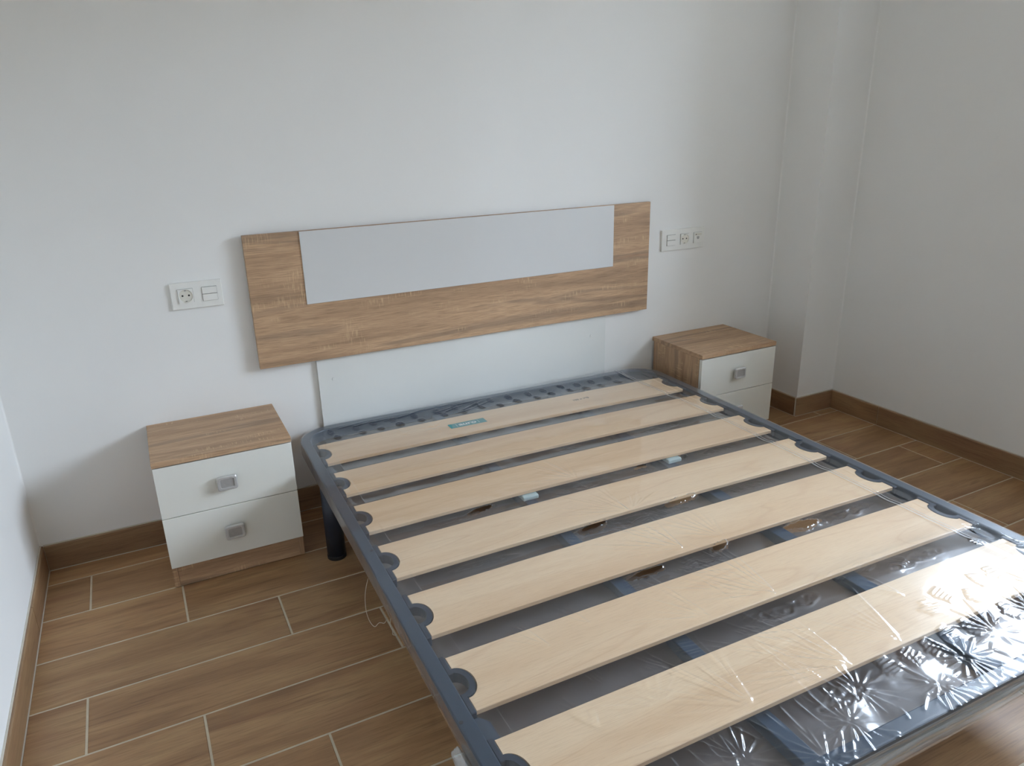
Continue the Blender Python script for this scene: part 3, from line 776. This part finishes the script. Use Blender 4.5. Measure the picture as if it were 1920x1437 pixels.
# foot end: dense ladders and star bursts
for i in range(8):
    x = 0.80 + i * 0.062
    hatch(x, -1.625 + random.uniform(-0.006, 0.006), D(random.uniform(2, 18)), 6, 0.0085, 0.055, 0.0010, 0.0032)
    if i > 2: hatch(x + 0.03, -1.545 + random.uniform(-0.02, 0.02), D(random.uniform(-15, 20)), 5, 0.009, 0.055, 0.0009, 0.0032)
for x, y in ((0.40, -1.665), (0.62, -1.690), (0.70, -1.64), (0.955, -1.675), (1.08, -1.655), (0.52, -1.73), (0.84, -1.70), (1.22, -1.66), (0.20, -1.66), (1.32, -1.60)):
    fan(x, y, 0, 2 * PI, 18, 0.03, 0.075, 0.0011, 0.0030)
for i in range(34):
    crease(0.10 + i * 0.041, -1.735 + random.uniform(-0.012, 0.016), D(random.uniform(20, 160)), random.uniform(0.03, 0.06), 0.0012, 0.0030)
for i in range(16): crease(0.15 + i * 0.035, -1.605, D(random.uniform(-100, -60)), random.uniform(0.04, 0.10), 0.0009, 0.0030)
for x, y in ((1.38, -1.42), (1.46, -1.47), (1.44, -1.36)): hatch(x, y, D(-20), 4, 0.009, 0.06, 0.0009)
# crumpled islands, where the sheet has slackened
def island(x, y, rx, ry, ang, amp, seedw=0.35):
    s = win(x, y, max(rx, ry) * 1.5)
    dx, dy = X[s] - x, Y[s] - y
    u = (dx * math.cos(ang) + dy * math.sin(ang)) / rx; v = (-dx * math.sin(ang) + dy * math.cos(ang)) / ry
    r = np.sqrt(u * u + v * v) + seedw * 0.45 * med[s]
    m_ = sm((1.0 - r) / 0.22)
    Z[s] += m_ * (amp * ripple[s] * gapm[s] - 0.0018) + 0.0014 * np.exp(-((r - 1.08) / 0.22) ** 2) * gapm[s]
# seam raised on the right
xs_line = 1.337 + 0.036 * sm((0.15 - Y) / 0.55)
Z += 0.0010 * np.exp(-((X - xs_line) / 0.004) ** 2) + 0.0008 * np.exp(-((X - xs_line - 0.012) / 0.003) ** 2)
# swelling added towards the right foot, tilting the sheet to mirror the window
Z += 0.025 * sm((X - 0.66) / 0.40) * sm((1.475 - X) / 0.30) * np.where(Y > -1.42, np.exp(-((Y + 1.42) / 0.075) ** 2), sm((Y + 1.724) / 0.304) * 0.35 + 0.65 * np.clip((Y + 1.722) / 0.302, 0, 1))
# tears: the sheet is gone inside, its rim curls up
hole = np.zeros_like(X, bool)
def tear(x, y, rx, ry, ang, lift=0.006):
    s = win(x, y, rx * 2)
    dx, dy = X[s] - x, Y[s] - y
    u = (dx * math.cos(ang) + dy * math.sin(ang)) / rx; v = (-dx * math.sin(ang) + dy * math.cos(ang)) / ry
    r = np.abs(u) ** 1.5 + np.abs(v) ** 1.6 + 0.12 * ripple[s] * (1 - np.abs(u).clip(0, 1)) + 0.10 * med[s]
    hole[s] |= r < 1.0
    up = np.exp(-((r - 1.0) / 0.30) ** 2) * (r >= 0.8)
    Z[s] += lift * up * (0.4 + 0.8 * (np.sin(9 * u + 2 * med[s]) > -0.2)) * np.where(v > 0, 0.9, 0.55)
for x, y, rx, ry, a in ((0.355, -0.670, 0.033, 0.0085, 7), (0.58, -0.900, 0.04, 0.0095, 8), (0.875, -0.892, 0.045, 0.0105, 6), (0.578, -1.140, 0.045, 0.0085, 4), (0.805, -1.132, 0.026, 0.0105, 18), (1.065, -1.150, 0.05, 0.0135, -3), (0.9, -0.661, 0.016, 0.005, 4)): tear(x, y, rx, ry, D(a), 0.006)
tear(1.462, -0.752, 0.012, 0.004, D(-25), 0.002); tear(0.565, -1.155, 0.010, 0.004, 0, 0.002); tear(0.705, -0.888, 0.007, 0.0035, 0, 0.004)
# never below the slats, rails or holders
lo = np.where((gapm > 0) & (X > 0.08) & (X < 1.42), -1.0, np.where((X < 0.08) | (X > 1.42), np.where((X < 0.034) | (X > 1.466), RAILZ - 0.0005, ZS + 0.0026), stop - 0.0006))
Z = np.maximum(Z, lo)
# outline: rounded head corners
def sd(x, y, r=RC):
    cx, cy = (X0f + X1f) / 2, (Y0f + Y1f) / 2
    qx = np.abs(x - cx) - ((X1f - X0f) / 2 - r); qy = np.abs(y - cy) - ((Y1f - Y0f) / 2 - r)
    return np.hypot(np.maximum(qx, 0), np.maximum(qy, 0)) + np.minimum(np.maximum(qx, qy), 0) - r
XX, YY = X.copy(), Y.copy()
dist = sd(X, Y)
cmid = (dist[:-1, :-1] + dist[1:, :-1] + dist[:-1, 1:] + dist[1:, 1:]) / 4
hk = hole[:-1, :-1] | hole[1:, :-1] | hole[:-1, 1:] | hole[1:, 1:]
keep = (cmid < 0.0002) & ~hk
out = dist > 0
cx, cy = (X0f + X1f) / 2, (Y0f + Y1f) / 2
ccx = np.where(X > cx, X1f - RC, X0f + RC); ccy = np.where(Y > cy, Y1f - RC, Y0f + RC)
rr = np.hypot(X - ccx, Y - ccy) + 1e-9
XX = np.where(out, ccx + (X - ccx) / rr * RC, X); YY = np.where(out, ccy + (Y - ccy) / rr * RC, Y)
ZZ = Z - HBED - 0.0010 * sm((dist + 0.006) / 0.006)
jj, ii = np.nonzero(keep)
v00 = jj * nx + ii
quads = np.stack([v00, v00 + 1, v00 + 1 + nx, v00 + nx], 1)
used, inv = np.unique(quads.ravel(), return_inverse=True)
co = np.stack([XX.ravel()[used], YY.ravel()[used], ZZ.ravel()[used]], 1).astype(np.float32)
def np_mesh(name, co, quads):
    me = bpy.data.meshes.new(name)
    me.vertices.add(len(co)); me.vertices.foreach_set('co', np.ascontiguousarray(co, np.float32).ravel())
    nq = len(quads)
    me.loops.add(nq * 4); me.loops.foreach_set('vertex_index', np.ascontiguousarray(quads, np.int32).ravel())
    me.polygons.add(nq); me.polygons.foreach_set('loop_start', np.arange(0, nq * 4, 4, dtype=np.int32))
    me.polygons.foreach_set('use_smooth', np.ones(nq, bool))
    me.update(calc_edges=True); me.validate(); return me
film = link(np_mesh('plastic_film', co, inv.reshape(-1, 4)), 'plastic_film', FILM, bed, (0, 0, HBED))
film['label'] = 'clear wrinkled plastic film shrunk around the bed base'
# sides of the wrap
loop = rrect(X0f, X1f, Y0f, Y1f, RC, 20)
dense = []
for a, b_ in zip(loop, loop[1:] + loop[:1]):
    L_ = math.hypot(b_[0] - a[0], b_[1] - a[1]); m_ = max(1, int(L_ / 0.006))
    for i in range(m_): dense.append((a[0] + (b_[0] - a[0]) * i / m_, a[1] + (b_[1] - a[1]) * i / m_))
def skirt(name, z0, z1, off, amp, mat, nz=8, sel=None, seed=0, bulge=0.0, fold=0.0):
    r_ = np.random.default_rng(seed); pts = np.array(dense); n = len(pts)
    tang = np.roll(pts, -1, 0) - np.roll(pts, 1, 0); nr_ = np.stack([tang[:, 1], -tang[:, 0]], 1); nr_ /= np.linalg.norm(nr_, axis=1)[:, None]
    s_ = np.arange(n) * 0.006
    co, rows = [], []
    ph = r_.uniform(0, 6.28, (6,)); fr_ = r_.uniform(12, 90, (6,)); vz = r_.uniform(-1.5, 1.5, (6,))
    for j in range(nz + 1):
        t = j / nz
        wv = sum(np.sin(fr_[k] * s_ + ph[k] + vz[k] * 6 * t) for k in range(6)) / 3.0
        if fold: wv = np.sin(fold * t + 1.6 * np.sin(5 * s_ + ph[0]) + 0.9 * np.sin(17 * s_ + ph[1])) + 0.25 * wv
        o_ = off + bulge * math.sin(PI * t) + amp * wv * math.sin(PI * min(1, 0.15 + t * 0.85)) ** 0.5 * (0 if j == 0 else 1)
        co.append(np.concatenate([pts + nr_ * np.broadcast_to(o_, (n,))[:, None], np.full((n, 1), z0 + (z1 - z0) * t - HBED)], 1))
    co = np.concatenate(co)
    q = []
    for j in range(nz):
        for i in range(n):
            i2 = (i + 1) % n
            if sel is not None and not (sel(pts[i]) and sel(pts[i2])): continue
            q.append((j * n + i, j * n + i2, (j + 1) * n + i2, (j + 1) * n + i))
    q = np.array(q); used, inv = np.unique(q.ravel(), return_inverse=True)
    return link(np_mesh(name, co[used], inv.reshape(-1, 4)), name, mat, film)
ZB = HBED - 0.0425
skirt('side_sheet', HBED + 0.0004, ZB, 0.0, 0.0003, FILM, 4, None, 1)
isfoot = lambda p: p[1] < Y0f + 0.02
skirt('bunched_edge', HBED - 0.001, ZB - 0.002, 0.0035, 0.0022, FILM_BUNCH, 20, isfoot, 3, 0.003, 17.0)
skirt('bunched_edge', HBED - 0.012, ZB - 0.010, 0.0075, 0.0028, FILM_BUNCH, 20, isfoot, 5, 0.004, 13.0)
# underside sheet, slack: crumpled islands and tears
Ztop, Htop, nxt, nyt = Z, H, nx, ny
H = 0.0031
nx = int((X1f - X0f) / H) + 1; ny = int((Y1f - Y0f) / H) + 1
X, Y = np.meshgrid(X0f + H * np.arange(nx), Y0f + H * np.arange(ny))
und = lowpass(X.shape, 0.10); ripple = lowpass(X.shape, 0.016); med = lowpass(X.shape, 0.045)
gapm = np.ones_like(X); hole = np.zeros_like(X, bool)
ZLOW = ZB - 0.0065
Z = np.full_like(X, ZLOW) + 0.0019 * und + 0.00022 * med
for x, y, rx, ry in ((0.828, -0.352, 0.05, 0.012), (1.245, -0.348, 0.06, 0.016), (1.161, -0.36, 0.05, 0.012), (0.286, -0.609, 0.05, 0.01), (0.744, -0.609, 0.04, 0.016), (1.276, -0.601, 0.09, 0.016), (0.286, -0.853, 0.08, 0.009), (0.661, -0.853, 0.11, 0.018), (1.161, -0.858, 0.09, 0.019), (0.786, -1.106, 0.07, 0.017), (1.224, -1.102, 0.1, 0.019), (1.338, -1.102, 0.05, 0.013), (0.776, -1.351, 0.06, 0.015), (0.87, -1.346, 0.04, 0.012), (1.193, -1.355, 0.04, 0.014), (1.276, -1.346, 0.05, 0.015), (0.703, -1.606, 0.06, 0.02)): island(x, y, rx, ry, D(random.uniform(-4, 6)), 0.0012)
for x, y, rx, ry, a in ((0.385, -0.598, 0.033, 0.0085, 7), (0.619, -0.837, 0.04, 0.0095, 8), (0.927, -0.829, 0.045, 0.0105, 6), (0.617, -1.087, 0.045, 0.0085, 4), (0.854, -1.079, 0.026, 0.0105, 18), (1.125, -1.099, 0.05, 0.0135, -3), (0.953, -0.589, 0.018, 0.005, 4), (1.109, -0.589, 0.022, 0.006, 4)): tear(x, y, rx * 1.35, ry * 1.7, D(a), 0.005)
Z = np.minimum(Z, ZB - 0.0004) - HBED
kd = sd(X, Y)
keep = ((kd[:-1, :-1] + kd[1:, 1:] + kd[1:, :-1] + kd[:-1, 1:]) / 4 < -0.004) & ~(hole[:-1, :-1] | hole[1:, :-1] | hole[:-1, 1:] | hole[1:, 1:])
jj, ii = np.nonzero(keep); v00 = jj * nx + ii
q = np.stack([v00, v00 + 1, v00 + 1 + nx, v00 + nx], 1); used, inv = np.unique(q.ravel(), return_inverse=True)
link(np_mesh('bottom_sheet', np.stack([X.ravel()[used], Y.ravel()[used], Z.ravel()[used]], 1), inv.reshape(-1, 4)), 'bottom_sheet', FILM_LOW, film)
Z, H, nx, ny = Ztop, Htop, nxt, nyt
# weld seam lying on the top sheet
bm = bmesh.new()
for dx, wd in ((0.0, 0.0036), (0.012, 0.0022)):
    prev = None
    for i in range(0, 240):
        y = 0.148 - i * (0.148 + 1.748) / 239
        x = 1.337 + 0.036 * float(sm((0.15 - y) / 0.55)) + dx
        jy = min(ny - 1, max(0, int(round((y - Y0f) / H)))); ix = int(round((x - X0f) / H))
        z = float(Z[max(0, jy - 1):jy + 2, ix - 1:ix + 2].max()) - HBED + 0.0006
        cur = [bm.verts.new((x - wd, y, z)), bm.verts.new((x, y, z + 0.0006)), bm.verts.new((x + wd, y, z))]
        if prev:
            for a in (0, 1): bm.faces.new((prev[a], prev[a + 1], cur[a + 1], cur[a]))
        prev = cur
bm_obj('seam', bm, FILM_SEAM, film, None, True)['label'] = 'pale double weld line along the right side'
# bunch of slack film under the left rail near the foot, and stray torn strands
def crumple(name, cx, cy, cz, rx, ry, rz_, seed):
    bm = bmesh.new(); bmesh.ops.create_icosphere(bm, subdivisions=4, radius=1)
    r_ = random.Random(seed); dirs = [(Vector((r_.gauss(0, 1), r_.gauss(0, 1), r_.gauss(0, 1))).normalized(), r_.uniform(0.75, 1.0)) for _ in range(26)]
    for v in bm.verts:
        n = v.co.normalized(); k = 1.15
        for d_, h_ in dirs:
            c_ = n.dot(d_)
            if c_ > 0.05: k = min(k, h_ / c_)
        v.co = Vector((n.x * rx * k, n.y * ry * k, n.z * rz_ * k))
    return bm_obj(name, bm, FILM_BUNCH, film, (cx, cy, cz - HBED))
crumple('slack_bunch', -0.011, -1.455, 0.272, 0.013, 0.085, 0.022, 4)['label'] = 'crumpled bunch of loose film'
def strand(pts, r):
    cu = bpy.data.curves.new('torn_strand', 'CURVE'); cu.dimensions = '3D'; cu.bevel_depth = r; cu.bevel_resolution = 1
    s_ = cu.splines.new('NURBS'); s_.points.add(len(pts) - 1); s_.use_endpoint_u = True; s_.order_u = 3
    for p_, q_ in zip(s_.points, pts): p_.co = (*q_, 1)
    return link(curve_mesh(cu, 'torn_strand'), 'torn_strand', CAULK, film)
strand([(-0.006, -0.80, -0.035), (-0.020, -0.815, -0.055), (-0.028, -0.835, -0.090), (-0.026, -0.850, -0.118), (-0.018, -0.872, -0.128), (-0.010, -0.878, -0.112), (-0.008, -0.895, -0.100), (-0.004, -0.925, -0.085), (-0.004, -0.940, -0.060)], 0.0007)
strand([(-0.006, -0.985, -0.030), (-0.014, -1.000, -0.036), (-0.009, -1.008, -0.045), (-0.014, -1.018, -0.050), (-0.008, -1.03, -0.042)], 0.0007)
